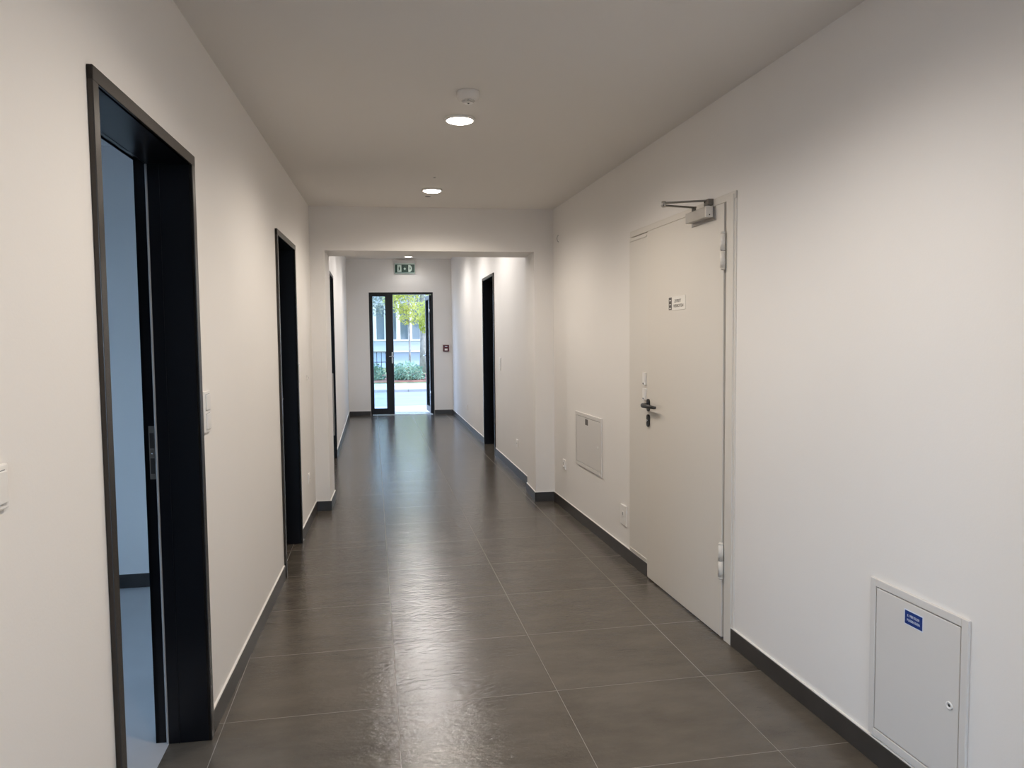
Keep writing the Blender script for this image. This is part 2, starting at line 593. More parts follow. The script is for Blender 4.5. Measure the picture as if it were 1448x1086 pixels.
# ------------------------------------------------------------------ black steel doorways
def doorway(name, W, D, label, leaf, hinge_near=True, casing=0.036, deep=0.17, gasket=True):
    """leaf: 'closed', 'open' (swung into the room beyond)"""
    a, c, _, zt = D
    g = W.sg
    mid = (a + c) / 2
    r = W.empty(name, mid)
    tag(r, label, 'door', kind='structure')
    ha = (c - a) / 2
    X = lambda t: g * (t - mid)
    k = casing
    b = MB()                                   # casing on the corridor face
    z1 = zt + k - 0.02
    e = 0.02
    b.box(X(a - k + e), X(a + e), 0, 0.014, 0, z1, M_BRONZE, 0.002, 2)
    b.box(X(c - e), X(c + k - e), 0, 0.014, 0, z1, M_BRONZE, 0.002, 2)
    b.box(X(a - k + e), X(c + k - e), 0, 0.0145, zt - 0.02, z1, M_BRONZE, 0.002, 2)
    b.build('casing', r)
    b = MB()                                   # lining: deep part and rebate
    st = deep * 0.80                           # where the rebate starts
    for (p, q_, s1) in ((a, a + e, a + 0.006), (c, c - e, c - 0.006)):
        b.box(X(p), X(q_), -st, 0.010, 0, zt, M_BLACK, 0.0015, 1)
        b.box(X(p), X(s1), -deep - 0.012, -st, 0, zt, M_BLACK)
    b.box(X(a), X(c), -st, 0.010, zt - e, zt, M_BLACK, 0.0015, 1)
    b.box(X(a), X(c), -deep - 0.012, -st, zt - 0.006, zt, M_BLACK)
    # back casing on the room face
    b.box(X(a - k), X(a + 0.006), -deep - 0.014, -deep, 0, z1, M_BLACK)
    b.box(X(c - 0.006), X(c + k), -deep - 0.014, -deep, 0, z1, M_BLACK)
    b.box(X(a - k), X(c + k), -deep - 0.014, -deep, zt - 0.006, z1, M_BLACK)
    # groove line down the lining
    b.box(X(c - e - 0.0015), X(c - e), -st * 0.74, -st * 0.71, 0, zt - e, M_BLACK)
    b.build('lining', r)
    if gasket:
        b = MB()
        for (p, q_) in ((a + 0.006, a + e), (c - 0.006, c - e)):
            b.box(X(p), X(q_), -st - 0.008, -st, 0, zt - e, M_GASKET, 0.002, 1)
        b.box(X(a + 0.006), X(c - 0.006), -st - 0.008, -st, zt - e, zt - 0.008, M_BLACK, 0.002, 1)
        b.build('gasket', r)
    if leaf == 'closed':
        lf = MB().box(X(a + 0.007), X(c - 0.007), -st - 0.05, -st - 0.009, 0.006, zt - 0.009, M_BLACK, 0.002, 1).build('door_leaf', r)
        b = MB()
        hx = X(a + 0.075) if hinge_near is False else X(c - 0.075)
        dirx = 1 if hx < 0 else -1
        b.tube([(hx, -st - 0.009, 1.05), (hx, -st + 0.045, 1.05), (hx + dirx * 0.01, -st + 0.05, 1.05), (hx + dirx * 0.12, -st + 0.05, 1.05)], 0.009, M_CHROME)
        b.build('door_handle', lf)
    else:
        b = MB()
        b.box(X(a + 0.008), X(a + 0.048), -st - 0.05 - (c - a) + 0.02, -st - 0.05, 0.006, zt - 0.009, M_BLACK, 0.002, 1)
        b.build('door_leaf', r)
        # strike plate in the far rebate
        b = MB()
        p0 = c - 0.006
        b.box(X(p0), X(p0 - 0.002), -deep * 0.985, -deep * 0.86, 0.965, 1.155, M_ARM, 0.0005, 1)
        for z0, z1_ in ((1.075, 1.13), (0.985, 1.04)):
            b.box(X(p0 - 0.002), X(p0 - 0.0026), -deep * 0.965, -deep * 0.885, z0, z1_, M_DARK)
        b.tube([(X(p0 - 0.001), -deep * 0.925, 1.057), (X(p0 - 0.0032), -deep * 0.925, 1.057)], 0.003, M_CHROME, 12)
        b.build('strike_plate', r)
    return r


doorway('door_1', WL, D1, 'tall black-framed open doorway at left with daylit office behind', 'open')
doorway('door_2', WL, D2, 'narrow black doorway further along the left wall, before the portal', 'closed', gasket=False)
doorway('door_3', WFL, D3, 'black doorway on the left wall beyond the portal', 'closed', gasket=False)
doorway('door_4', WFR, D4, 'black doorway on the right wall beyond the portal', 'closed', gasket=False, hinge_near=False)


# ------------------------------------------------------------------ white fire door
def fire_door():
    s0 = 3.74
    r = WR.empty('door_5', s0)
    tag(r, 'off-white fire door with closer and black lever on the right wall', 'door', kind='structure')
    X = lambda t: t - s0
    # hollow-metal frame: near jamb, head, broad far side panel
    b = MB()
    b.box(X(3.195), X(3.262), -0.02, 0.012, 0, 2.098, M_DOORFR, 0.003, 2)
    b.box(X(3.262), X(3.278), -0.10, 0.002, 0, 2.07, M_DARK)
    b.box(X(3.18), X(3.200), -0.02, 0.006, 0, 2.110, M_DOORFR, 0.002, 1)
    b.box(X(3.18), X(4.53), -0.10, 0.008, 2.074, 2.110, M_DOORFR, 0.002, 1)
    b.box(X(3.20), X(3.262), -0.16, -0.02, 0, 2.08, M_DOORFR)
    b.build('door_frame', r)
    b = MB()
    b.box(X(4.224), X(4.53), -0.10, 0.010, 0.086, 2.068, M_DOORFR, 0.002, 1)
    b.box(X(4.224), X(4.53), -0.10, 0.004, 0.0, 0.086, M_DOORFR)
    b.box(X(4.24), X(4.515), 0.010, 0.013, 0.100, 0.112, M_DOORFR, 0.001, 1)
    b.box(X(4.24), X(4.515), 0.010, 0.014, 2.045, 2.056, M_DOORFR, 0.001, 1)
    b.build('side_panel', r)
    lf = MB()
    lf.box(X(3.279), X(4.222), -0.055, 0.015, 0.008, 2.071, M_DOOR, 0.003, 2)
    lf = lf.build('door_leaf', r)
    # hinges: two knuckled barrels
    for zb, zt in ((1.760, 1.936), (0.296, 0.471)):
        b = MB()
        xh, yh = X(3.270), 0.023
        h = zt - zb
        zm = (zb + zt) / 2
        b.tube([(xh, yh, zb + .008), (xh, yh, zm - .001)], 0.0125, M_DOORFR, 20)
        b.tube([(xh, yh, zm - .001), (xh, yh, zm + .001)], 0.0105, M_DARK, 20)
        b.tube([(xh, yh, zm + .001), (xh, yh, zt - .008)], 0.0125, M_DOORFR, 20)
        b.tube([(xh, yh, zt - .008), (xh, yh, zt)], [0.0135, 0.009], M_DOORFR, 20)
        b.tube([(xh, yh, zb), (xh, yh, zb + .008)], [0.009, 0.0135], M_DOORFR, 20)
        b.build('hinge', r)
    # closer on the leaf
    b = MB()
    b.box(X(3.375), X(3.60), 0.015, 0.060, 2.020, 2.070, M_SILVER, 0.003, 2)
    b.box(X(3.368), X(3.380), 0.024, 0.062, 2.018, 2.072, M_DOORFR, 0.003, 2)
    b.tube([(X(3.367), 0.043, 2.030), (X(3.3685), 0.043, 2.030)], 0.003, M_DARK, 12)
    b.box(X(3.36), X(3.615), 0.014, 0.020, 2.006, 2.071, M_SILVER, 0.001, 1)
    b.tube([(X(3.545), 0.040, 2.068), (X(3.545), 0.040, 2.096)], 0.011, M_ARM, 20)
    cl = b.build('door_closer', lf)
    # arm: two flat links meeting at an elbow out over the corridor
    b = MB()
    P = Vector((X(3.545), 0.040, 0)); Q = Vector((X(3.515), 0.213, 0)); R_ = Vector((X(3.425), 0.022, 0))

    def link(p, q_, z, w_, m):
        d = (q_ - p).normalized(); u = Vector((-d.y, d.x, 0)) * w_ / 2
        pp = [p - d * w_ / 2 - u, q_ + d * w_ / 2 - u, q_ + d * w_ / 2 + u, p - d * w_ / 2 + u]
        bb = bmesh.new()
        f = bb.faces.new([bb.verts.new((v.x, v.y, z)) for v in pp])
        ex = bmesh.ops.extrude_face_region(bb, geom=[f])
        bmesh.ops.translate(bb, verts=[v for v in ex['geom'] if isinstance(v, bmesh.types.BMVert)], vec=(0, 0, 0.007))
        bmesh.ops.recalc_face_normals(bb, faces=bb.faces[:])
        bmesh.ops.bevel(bb, geom=bb.edges[:], offset=0.0015, segments=1, affect='EDGES')
        b._merge(bb, m)
    link(P, Q, 2.090, 0.020, M_ARM)
    link(Q, R_, 2.103, 0.020, M_ARM)
    b.tube([(Q.x, Q.y, 2.086), (Q.x, Q.y, 2.114)], 0.011, M_SILVER, 20)
    b.box(R_.x - 0.025, R_.x + 0.025, 0.004, 0.034, 2.082, 2.112, M_ARM, 0.002, 1)
    b.tube([(R_.x + .012, 0.034, 2.100), (R_.x + .012, 0.0355, 2.100)], 0.004, M_DARK, 12)
    b.build('closer_arm', lf)
    # lever handle on an oval rose
    b = MB()
    hs, hz = 4.192, 1.050

    def oval(z, hw, hh, m, d=0.010):
        n = 28
        poly = []
        for j in range(n):
            an = 2 * PI * j / n
            sx_, sz_ = math.cos(an), math.sin(an)
            poly.append((X(hs) + hw * sx_, z + (hh - hw) * (1 if sz_ > 0 else -1) + hw * sz_))
        b.prism(poly, 0.015, 0.015 + d, m, 0.0015)
    oval(hz, 0.017, 0.037, M_BLKPL)
    b.tube([(X(hs), 0.015, hz), (X(hs), 0.046, hz), (X(hs - 0.006), 0.056, hz), (X(hs - 0.02), 0.060, hz), (X(hs - 0.12), 0.056, hz), (X(hs - 0.165), 0.052, hz), (X(hs - 0.172), 0.044, hz)],
           [0.0125, 0.0130, 0.0145, 0.0140, 0.0100, 0.0090, 0.007], M_BLKPL, 20)
    b.build('door_handle', lf)
    b = MB()
    oval(0.958, 0.017, 0.037, M_BLKPL, 0.011)
    b.tube([(X(hs), 0.026, 0.958), (X(hs), 0.029, 0.958)], 0.008, M_CHROME, 16)
    b.build('keyhole_escutcheon', lf)
    # small sign plate with a grey bar and two lines of print
    b = MB()
    zc = 1.632
    b.box(X(3.690), X(3.912), 0.015, 0.0175, zc - 0.037, zc + 0.037, M_SIGNW, 0.001, 1)
    b.box(X(3.862), X(3.902), 0.0175, 0.0180, zc - 0.034, zc + 0.034, M_SIGNG)
    for k, hh in enumerate((0.016, 0.011, 0.016)):
        b.box(X(3.870), X(3.894), 0.0180, 0.0182, zc - 0.028 + k * 0.021, zc - 0.028 + k * 0.021 + hh * 0.35, M_SIGNW)
    b.text('ZUTRITT', X(3.785), 0.0180, zc + 0.012, 0.085, 0.016, M_SIGNG, 0.0003, 0.15)
    b.text('VERBOTEN', X(3.775), 0.0180, zc - 0.014, 0.125, 0.016, M_SIGNG, 0.0003, 0.15)
    b.build('door_sign', lf)
    # two small white contact blocks on the side panel
    for z0, z1 in ((1.165, 1.240), (1.075, 1.145)):
        b = MB()
        b.box(X(4.238), X(4.272), 0.010, 0.026, z0, z1, M_PLASTIC, 0.002, 2)
        b.box(X(4.243), X(4.267), 0.026, 0.028, z0 + 0.006, z0 + 0.014, M_GASKET, 0.0005, 1)
        b.build('contact_switch', r)
    return r


fire_door()


# ------------------------------------------------------------------ inspection hatches
def hatch(W, sa, sb, z0, z1, fr, label, lock_s, lock_z, lock_r):
    mid, zc = (sa + sb) / 2, z0
    r = W.empty('inspection_hatch', mid, z0)
    tag(r, label, 'hatch')
    hw, h = (sb - sa) / 2, z1 - z0
    b = MB()
    b.box(-hw, -hw + fr, 0, 0.010, 0, h, M_HATCH, 0.0015, 1)
    b.box(hw - fr, hw, 0, 0.010, 0, h, M_HATCH, 0.0015, 1)
    b.box(-hw + fr, hw - fr, 0, 0.0098, 0, fr, M_HATCH, 0.0015, 1)
    b.box(-hw + fr, hw - fr, 0, 0.0098, h - fr, h, M_HATCH, 0.0015, 1)
    b.box(-hw + fr, hw - fr, 0.0, 0.001, fr, h - fr, M_DARK)
    b.build('hatch_frame', r)
    g_ = 0.0036
    d = MB().box(-hw + fr + g_, hw - fr - g_, 0.001, 0.0085, fr + g_, h - fr - g_, M_HATCH, 0.0012, 1).build('hatch_door', r)
    b = MB()
    rot = Matrix.Rotation(-PI / 2, 3, 'X')     # lathe axis z -> +y
    b.lathe([(0, 0.0), (lock_r, 0.0), (lock_r, 0.0025), (lock_r * .85, 0.0035), (lock_r * .62, 0.0035), (lock_r * .58, 0.001), (0, 0.001)], M_PLASTIC,
            (lock_s - mid, 0.0086, lock_z - z0), 28, rot)
    b.lathe([(0, 0.0), (lock_r * .33, 0.0), (lock_r * .33, 0.0014), (0, 0.0016)], M_DARK, (lock_s - mid, 0.0092, lock_z - z0), 20, rot)
    b.build('lock', d)
    return r, d, mid


r, d, mid = hatch(WR, 1.812, 2.228, 0.095, 0.635, 0.026, 'large grey steel hatch with blue label low on the near right wall', 1.875, 0.358, 0.012)
b = MB()
xc, zc = 2.0265 - mid, 0.558 - 0.095
b.box(xc - 0.0405, xc + 0.0405, 0.0084, 0.0092, zc - 0.0245, zc + 0.0245, M_LBLW)
b.box(xc - 0.0375, xc + 0.0375, 0.0092, 0.0096, zc - 0.0215, zc + 0.0215, M_BLUE)
b.text('E. VERTEILER', xc, 0.0097, zc + 0.007, 0.052, 0.0075, M_LBLW, 0.0002)
b.text('FUSSBODEN', xc, 0.0097, zc - 0.0075, 0.054, 0.0075, M_LBLW, 0.0002)
b.build('blue_label', d)
r, d, mid = hatch(WR, 5.105, 5.752, 0.452, 0.873, 0.028, 'smaller off-white wall hatch between portal corner and white fire door', 5.182, 0.655, 0.008)
b = MB()
b.box(5.455 - mid - 0.034, 5.455 - mid + 0.034, 0.0086, 0.0098, 0.812 - 0.452 - 0.023, 0.812 - 0.452 + 0.022, M_SIGNG, 0.0005, 1)
b.build('dark_label', d)


# ------------------------------------------------------------------ switches and sockets
def switch(W, s, z, n, label, group=None, w_=0.081):
    """n rockers one above the other; z = centre"""
    r = W.empty('light_switch', s, z)
    tag(r, label, 'switch', group)
    h = 0.081 + (n - 1) * 0.071
    MB().box(-w_ / 2, w_ / 2, 0, 0.009, -h / 2, h / 2, M_PLASTIC, 0.003, 2).build('switch_frame', r)
    for k in range(n):
        zc = (k - (n - 1) / 2) * 0.071
        hw = w_ / 2 - 0.012
        b = MB()
        b.prism([(-hw, zc - 0.029), (hw, zc - 0.029), (hw, zc + 0.029), (-hw, zc + 0.029)], 0.009, 0.0135, M_PLASTIC, 0.002)
        b.box(-hw, hw, 0.0088, 0.0096, zc - 0.0305, zc + 0.0305, M_GASKET)
        b.build('rocker', r)
    return r


def socket(W, s, z, label, w_=0.081, h=0.081, group=None):
    r = W.empty('wall_socket', s, z)
    tag(r, label, 'socket', group)
    MB().box(-w_ / 2, w_ / 2, 0, 0.010, -h / 2, h / 2, M_PLASTIC, 0.003, 2).build('socket_frame', r)
    b = MB()
    rot = Matrix.Rotation(-PI / 2, 3, 'X')
    b.lathe([(0.029, 0.0), (0.029, 0.003), (0.022, 0.003), (0.020, -0.0005 + 0.001), (0, 0.001)], M_PLASTIC, (0, 0.0100, 0), 28, rot)
    for x in (-0.0095, 0.0095):
        b.tube([(x, 0.0105, 0), (x, 0.0118, 0)], 0.003, M_DARK, 12)
    b.build('socket_insert', r)
    return r


switch(WL, 2.925, 1.192, 2, 'white double switch just right of the open black doorway at left')
switch(WL, 1.440, 1.196, 1, 'white wall switch cut off by the left edge of the picture')
switch(WL, 5.572, 1.215, 2, 'white double switch beside the second black doorway on the left wall')
switch(WFR, 1.85, 1.15, 2, 'tiny white double switch near side of black doorway beyond portal, right wall')
switch(WFL, 2.53, 1.13, 2, 'tiny white double switch beside the black doorway beyond portal, left wall')
socket(WL, 6.02, 0.370, 'white socket low on the left wall close to the portal corner')
socket(WFR, 0.79, 0.342, 'white socket low on the right wall just beyond the portal')
socket(WFR, 5.2, 0.342, 'white socket low on the right wall near the glazed end door')
socket(WR, 6.105, 0.384, 'small white socket low on the right wall by the portal corner')
r = WR.empty('isolator_switch', 4.652, 0.285)
tag(r, 'white rectangular cover with small slot low beside the white fire door', 'switch')
b = MB()
b.box(-0.055, 0.055, 0, 0.010, -0.066, 0.066, M_PLASTIC, 0.003, 2)
b.build('cover_plate', r)
b = MB()
b.box(-0.012, 0.012, 0.010, 0.0125, -0.008, 0.026, M_PLASTIC, 0.001, 1)
b.box(-0.006, 0.006, 0.0125, 0.0130, 0.000, 0.020, M_GASKET)
b.build('key_slot', r)
b = MB()
b.box(-0.013, 0.013, 0, 0.014, -0.018, 0.018, M_PLASTIC, 0.003, 2)
b.box(-0.006, 0.006, 0.014, 0.0148, -0.008, 0.004, M_GASKET)
o = b.build('wall_sensor'); WL.place(o, 6.075, 1.161)
tag(o, 'tiny white sensor at mid height on left wall near portal', 'sensor')
b = MB()
b.tube([(0, 0.0, 0.028), (0, 0.010, 0.022), (0, 0.016, 0.0), (0, 0.010, -0.022), (0, 0.0, -0.028)], 0.004, M_GREYP, 12)
o = b.build('cable_hook'); WR.place(o, 6.26, 2.298)
tag(o, 'small grey hook high on the right wall at the portal corner', 'hook')
# grey board in the far left doorway
b = MB()
b.box(-0.09, 0.09, -0.012, 0.012, 0, 0.76, M_GREYP, 0.003, 2)
o = b.build('wall_panel')
o.location = WFL.pt(2.405, 0.29, -0.100); o.rotation_euler = (0, 0, 0)
tag(o, 'pale grey panel fixed inside the black doorway beyond portal on left', 'panel')


# ------------------------------------------------------------------ ceiling fixtures
def downlight(x, y, z, label, group=None):
    r = bpy.data.objects.new('ceiling_light', None)
    COL.objects.link(r)
    r.location = (x, y, z)
    tag(r, label, 'ceiling light', group)
    MB().lathe([(0.0, 0), (0.078, 0), (0.080, -0.003), (0.076, -0.010), (0.068, -0.012), (0.067, -0.006), (0.0, -0.006)], M_PLASTIC).build('trim_ring', r)
    MB().lathe([(0.067, -0.0065), (0.066, -0.011), (0.055, -0.0155), (0.03, -0.018), (0, -0.0185)], M_LENS).build('diffuser', r)
    ld = bpy.data.lights.new('lamp_beam', 'SPOT')
    ld.energy = BEAM_WATTS
    ld.color = LAMP_COLOR
    ld.spot_size = math.radians(166)
    ld.spot_blend = 0.62
    ld.shadow_soft_size = 0.06
    lo = bpy.data.objects.new('lamp_beam', ld)
    COL.objects.link(lo)
    lo.parent = r
    lo.location = (0, 0, -0.085)
    return r


L0 = downlight(0.461, 3.872, CEIL, 'lit round ceiling light nearest the viewer, below the smoke detector')


def more_light(x, y, z, label, group=None, beam=1.0):
    c = copy_tree(L0)
    if beam != 1.0:                            # the far corridor has stronger lamps of a cooler white
        for k in COL.objects:
            if k.parent == c and k.type == 'LIGHT':
                k.data = FAR_BEAM if beam > 1 else END_BEAM
    c.location = (x, y, z)
    c['label'] = label
    if group: c['group'] = group
    return c


FAR_BEAM = bpy.data.lights['lamp_beam'].copy()
FAR_BEAM.energy = BEAM_WATTS * 1.4
END_BEAM = FAR_BEAM.copy()
END_BEAM.energy = BEAM_WATTS * 0.13
END_BEAM.color = (0.95, 0.97, 1.0)
FAR_BEAM.color = (1.0, 0.965, 0.94)

more_light(0.463, 5.702, CEIL, 'lit round ceiling light closest to the lintel')
more_light(0.46, 2.042, CEIL, 'lit round ceiling light just above the top edge of the picture')
more_light(0.46, 0.212, CEIL, 'lit round ceiling light overhead, level with the picture\'s left switch')
more_light(0.46, -1.55, CEIL, 'lit round ceiling light rearmost of the row, nearest the back door')
more_light(0.69, 14.12, FCEIL, 'small ceiling light seen just under the lintel above the exit sign', None, 0.5)
for y, w_ in ((8.37, 'first beyond the lintel'), (10.20, 'beside the right black doorway'), (12.03, 'second from the exit sign')):
    more_light(0.60, y, FCEIL, 'far corridor ceiling light, ' + w_, 'far corridor ceiling lights behind the lintel', 1.3)

r = bpy.data.objects.new('smoke_detector', None)
COL.objects.link(r)
r.location = (0.452, 3.453, CEIL)
tag(r, 'round white smoke detector on the ceiling beside the nearer lamp', 'smoke detector')
MB().lathe([(0, 0), (0.053, 0), (0.054, -0.006), (0.053, -0.020), (0.050, -0.024), (0.046, -0.034), (0.040, -0.038), (0.022, -0.040), (0, -0.040)], M_CEIL, seg=48).build('housing', r)
b = MB()
for j in range(16):
    a = 2 * PI * j / 16
    b.tube([(0.030 * math.cos(a), 0.030 * math.sin(a), -0.0395), (0.021 * math.cos(a), 0.021 * math.sin(a), -0.048)], 0.0016, M_PLASTIC, 8)
b.lathe([(0, -0.050), (0.020, -0.050), (0.023, -0.047), (0.020, -0.045), (0, -0.045)], M_PLASTIC)
b.build('sensor_cage', r)
MB().lathe([(0, -0.0525), (0.004, -0.052), (0.004, -0.049), (0, -0.049)], M_DARK, seg=12).build('indicator_light', r)
r = MB().lathe([(0, 0), (0.022, 0), (0.022, -0.002), (0.014, -0.004), (0, -0.004)], M_GASKET, seg=24).build('ceiling_sensor')
r.location = (0.451, 5.966, CEIL)
tag(r, 'small dark round sensor in ceiling between far lamp and lintel', 'sensor')
r = MB().lathe([(0, 0), (0.009, 0), (0.008, -0.002), (0, -0.003)], M_GASKET, seg=16).build('ceiling_sensor')
r.location = (0.447, 5.277, CEIL)
tag(r, 'tiny grey dot on the ceiling just before the second lamp', 'sensor')

# ------------------------------------------------------------------ exit sign, alarm call point
s0 = 1.111
r = WE.empty('exit_sign', s0, 2.72)
tag(r, 'green emergency exit sign under the ceiling above the glazed door', 'sign')
MB().box(-0.200, 0.200, 0, 0.070, 0.190, 0.245, M_GREYP, 0.004, 2).build('housing', r)
b = MB()
b.box(-0.192, 0.192, 0.020, 0.045, 0.0, 0.190, M_GREENW, 0.002, 1)
b.box(-0.184, 0.184, 0.045, 0.047, 0.012, 0.168, M_GREEN)
# doorway with figure (seen left), arrow (centre), half-open door with figure (right)
b.box(0.064, 0.142, 0.047, 0.0478, 0.026, 0.158, M_GREENW)
b.box(0.090, 0.116, 0.0478, 0.0484, 0.064, 0.112, M_GREEN)
b.lathe([(0, 0), (0.009, 0), (0.009, 0.0006), (0, 0.0006)], M_GREEN, (0.103, 0.0478, 0.122), 16, Matrix.Rotation(-PI / 2, 3, 'X'))
b.prism([(0.110, 0.064), (0.122, 0.044), (0.114, 0.042), (0.100, 0.064)], 0.0478, 0.0484, M_GREEN)
b.prism([(-0.000 + 0.024, 0.086), (0.0, 0.112), (-0.024, 0.086), (0.0, 0.060)], 0.047, 0.0478, M_GREENW)
dd = [(-0.066, 0.026), (-0.066, 0.158)] + [(-0.088 - 0.048 * math.sin(a), 0.092 + 0.066 * math.cos(a)) for a in [PI * k / 12 for k in range(13)]]
b.prism(dd, 0.047, 0.0478, M_GREENW)
b.prism([(-0.094, 0.060), (-0.112, 0.088), (-0.104, 0.116), (-0.092, 0.110)], 0.0478, 0.0484, M_GREEN)
b.build('sign_panel', r)

r = WE.empty('fire_alarm_call_point', 1.875, 1.215)
tag(r, 'small dark red fire alarm call point right of the glazed door', 'alarm')
MB().box(-0.058, 0.058, 0, 0.035, 0, 0.128, M_RED, 0.005, 2).build('housing', r)
b = MB()
b.box(-0.028, 0.028, 0.035, 0.038, 0.022, 0.058, M_PLASTIC, 0.001, 1)
b.build('push_plate', r)
MB().box(-0.024, 0.024, 0.035, 0.0365, 0.090, 0.106, M_LBLW, 0.0005, 1).build('white_label', r)


# ------------------------------------------------------------------ glazed end door
def glazed_door():
    a, c, _, zt = GD
    mid = (a + c) / 2
    r = WE.empty('door_6', mid)
    tag(r, 'black framed glazed exit door at the corridor end, right leaf open', 'door', kind='structure')
    X = lambda t: -(t - mid)
    y0, y1 = -0.10, -0.005
    b = MB()
    b.box(X(a), X(a + 0.035), y0, y1, 0, zt, M_ALU, 0.002, 1)
    b.box(X(c - 0.035), X(c), y0, y1, 0, zt, M_ALU, 0.002, 1)
    b.box(X(a), X(c), y0, y1, zt - 0.042, zt, M_ALU, 0.002, 1)
    b.build('door_frame', r)
    MB().box(X(0.80), X(c - 0.03), -0.22, 0.0, -0.01, 0.012, M_CHROME, 0.002, 1).build('threshold', r)
    # fixed narrow leaf
    lf = MB()
    x0, x1, z0, z1 = a + 0.035, 0.806, 0.012, zt - 0.042
    lf.box(X(x0), X(0.480), y0 + .01, y1 - .005, z0, z1, M_ALU, 0.002, 1)
    lf.box(X(0.722), X(0.866), y0 + .01, y1 + .004, z0, z1, M_ALU, 0.002, 1)
    lf.box(X(0.478), X(0.724), y0 + .01, y1 - .005, z0, 0.128, M_ALU, 0.002, 1)
    lf.box(X(0.478), X(0.724), y0 + .01, y1 - .005, 2.287, z1, M_ALU, 0.002, 1)
    lf = lf.build('fixed_leaf', r)
    MB().box(X(0.478), X(0.724), -0.058, -0.050, 0.125, 2.290, M_GLASS).build('pane', lf)
    b = MB()
    hx, hy = X(0.842), y1 + 0.004
    b.box(hx - 0.014, hx + 0.014, hy, hy + 0.010, 1.000, 1.215, M_CHROME, 0.003, 2)
    b.tube([(hx, hy, 1.132), (hx, hy + 0.05, 1.132), (hx + 0.008, hy + 0.056, 1.132), (hx + 0.06, hy + 0.056, 1.132)], 0.009, M_CHROME)
    b.tube([(hx, hy, 1.132), (hx, hy + 0.04, 1.132), (hx - 0.05, hy + 0.045, 1.132)], 0.007, M_CHROME)
    b.build('door_handle', lf)
    # wide leaf swung outwards; its own local frame: x along the leaf from the hinge, y its inner face
    W_ = 0.665
    ol = MB()
    zb, zt2 = 0.016, zt - 0.046
    ol.box(0, 0.085, -0.03, 0.035, zb, zt2, M_ALU, 0.003, 1)
    ol.box(W_ - 0.085, W_, -0.03, 0.035, zb, zt2, M_ALU, 0.003, 1)
    ol.box(0.08, W_ - 0.08, -0.03, 0.035, zb, zb + 0.11, M_ALU, 0.003, 1)
    ol.box(0.08, W_ - 0.08, -0.03, 0.035, zt2 - 0.08, zt2, M_ALU, 0.003, 1)
    ol = ol.build('open_leaf', r)
    hinge = WE.pt(1.598, 0, -0.105)
    target = Vector((1.098, hinge.y + 0.66, 0))
    dvec = (target - hinge); ang = math.atan2(dvec.y, dvec.x)
    # into the door's local frame
    rloc = Matrix.Rotation(-WE.rz, 4, 'Z') @ (hinge - WE.pt(mid))
    ol.location = (rloc.x, rloc.y, 0)
    ol.rotation_euler = (0, 0, ang - WE.rz)
    MB().box(0.08, W_ - 0.08, -0.002, 0.006, zb + 0.10, zt2 - 0.07, M_GLASS).build('pane', ol)
    b = MB()
    xh = W_ - 0.045
    b.box(xh - 0.014, xh + 0.014, 0.035, 0.045, 0.99, 1.21, M_CHROME, 0.003, 2)
    b.tube([(xh, 0.04, 1.13), (xh, 0.085, 1.13), (xh - 0.012, 0.090, 1.13), (xh - 0.12, 0.090, 1.13)], 0.009, M_CHROME)
    b.build('door_handle', ol)
    for z in (0.35, 1.95):
        b = MB().tube([(-0.004, 0.032, z), (-0.004, 0.032, z + 0.10)], 0.011, M_CHROME, 16)
        b.build('hinge', ol)
    return r


glazed_door()

# ------------------------------------------------------------------ outside
g = MB().box(-45, 45, -45, 14.86, -0.5, -0.25, M_ROAD).build('ground'); g['kind'] = 'structure'
g = MB().box(-14, 18, 14.86, 16.9, -0.2, -0.03, M_PAVE).build('pavement'); g['kind'] = 'structure'
g = MB().box(-14, 18, 16.9, 21.9, -0.2, -0.06, M_ROAD).build('road'); g['kind'] = 'structure'
b = MB()
for k in range(32):
    b.box(-14 + k, -14 + k + 0.992, 21.9, 22.05, -0.2, 0.02, M_KERB, 0.01, 1)
g = b.build('kerb'); g['kind'] = 'structure'
g = MB().box(-14, 18, 22.05, 25.2, -0.2, 0.0, M_PAVE).build('pavement_far'); g['kind'] = 'structure'
g = MB().box(-14, 18, 25.2, 39.5, -0.2, 0.03, M_LAWN).build('lawn'); g['kind'] = 'structure'
g = MB().box(-3.5, 6.5, 25.3, 30.5, 0.0, 0.07, M_SOIL, 0.03, 1).build('soil_bed'); g['kind'] = 'structure'


def leaves(b, n, centre, rad, size, m, rnd, shell=0.35, flat=1.0):
    bb = bmesh.new()
    for _ in range(n):
        while True:
            p = Vector((rnd.uniform(-1, 1), rnd.uniform(-1, 1), rnd.uniform(-1, 1)))
            if shell < p.length < 1: break
        p = Vector((p.x * rad[0], p.y * rad[1], p.z * rad[2])) + Vector(centre)
        if p.z < 0.05: p.z = 0.05 + rnd.random() * 0.1
        u = Vector((rnd.gauss(0, 1), rnd.gauss(0, 1), rnd.gauss(0, 1) * flat)).normalized()
        v = u.cross(Vector((rnd.gauss(0, 1), rnd.gauss(0, 1), rnd.gauss(0, 1)))).normalized()
        s = size * rnd.uniform(0.6, 1.3)
        w = u.cross(v) * s * 0.12
        bb.faces.new([bb.verts.new(p - u * s), bb.verts.new(p + v * s * 0.45 + w), bb.verts.new(p + u * s), bb.verts.new(p - v * s * 0.45 + w)])
    b._merge(bb, m)


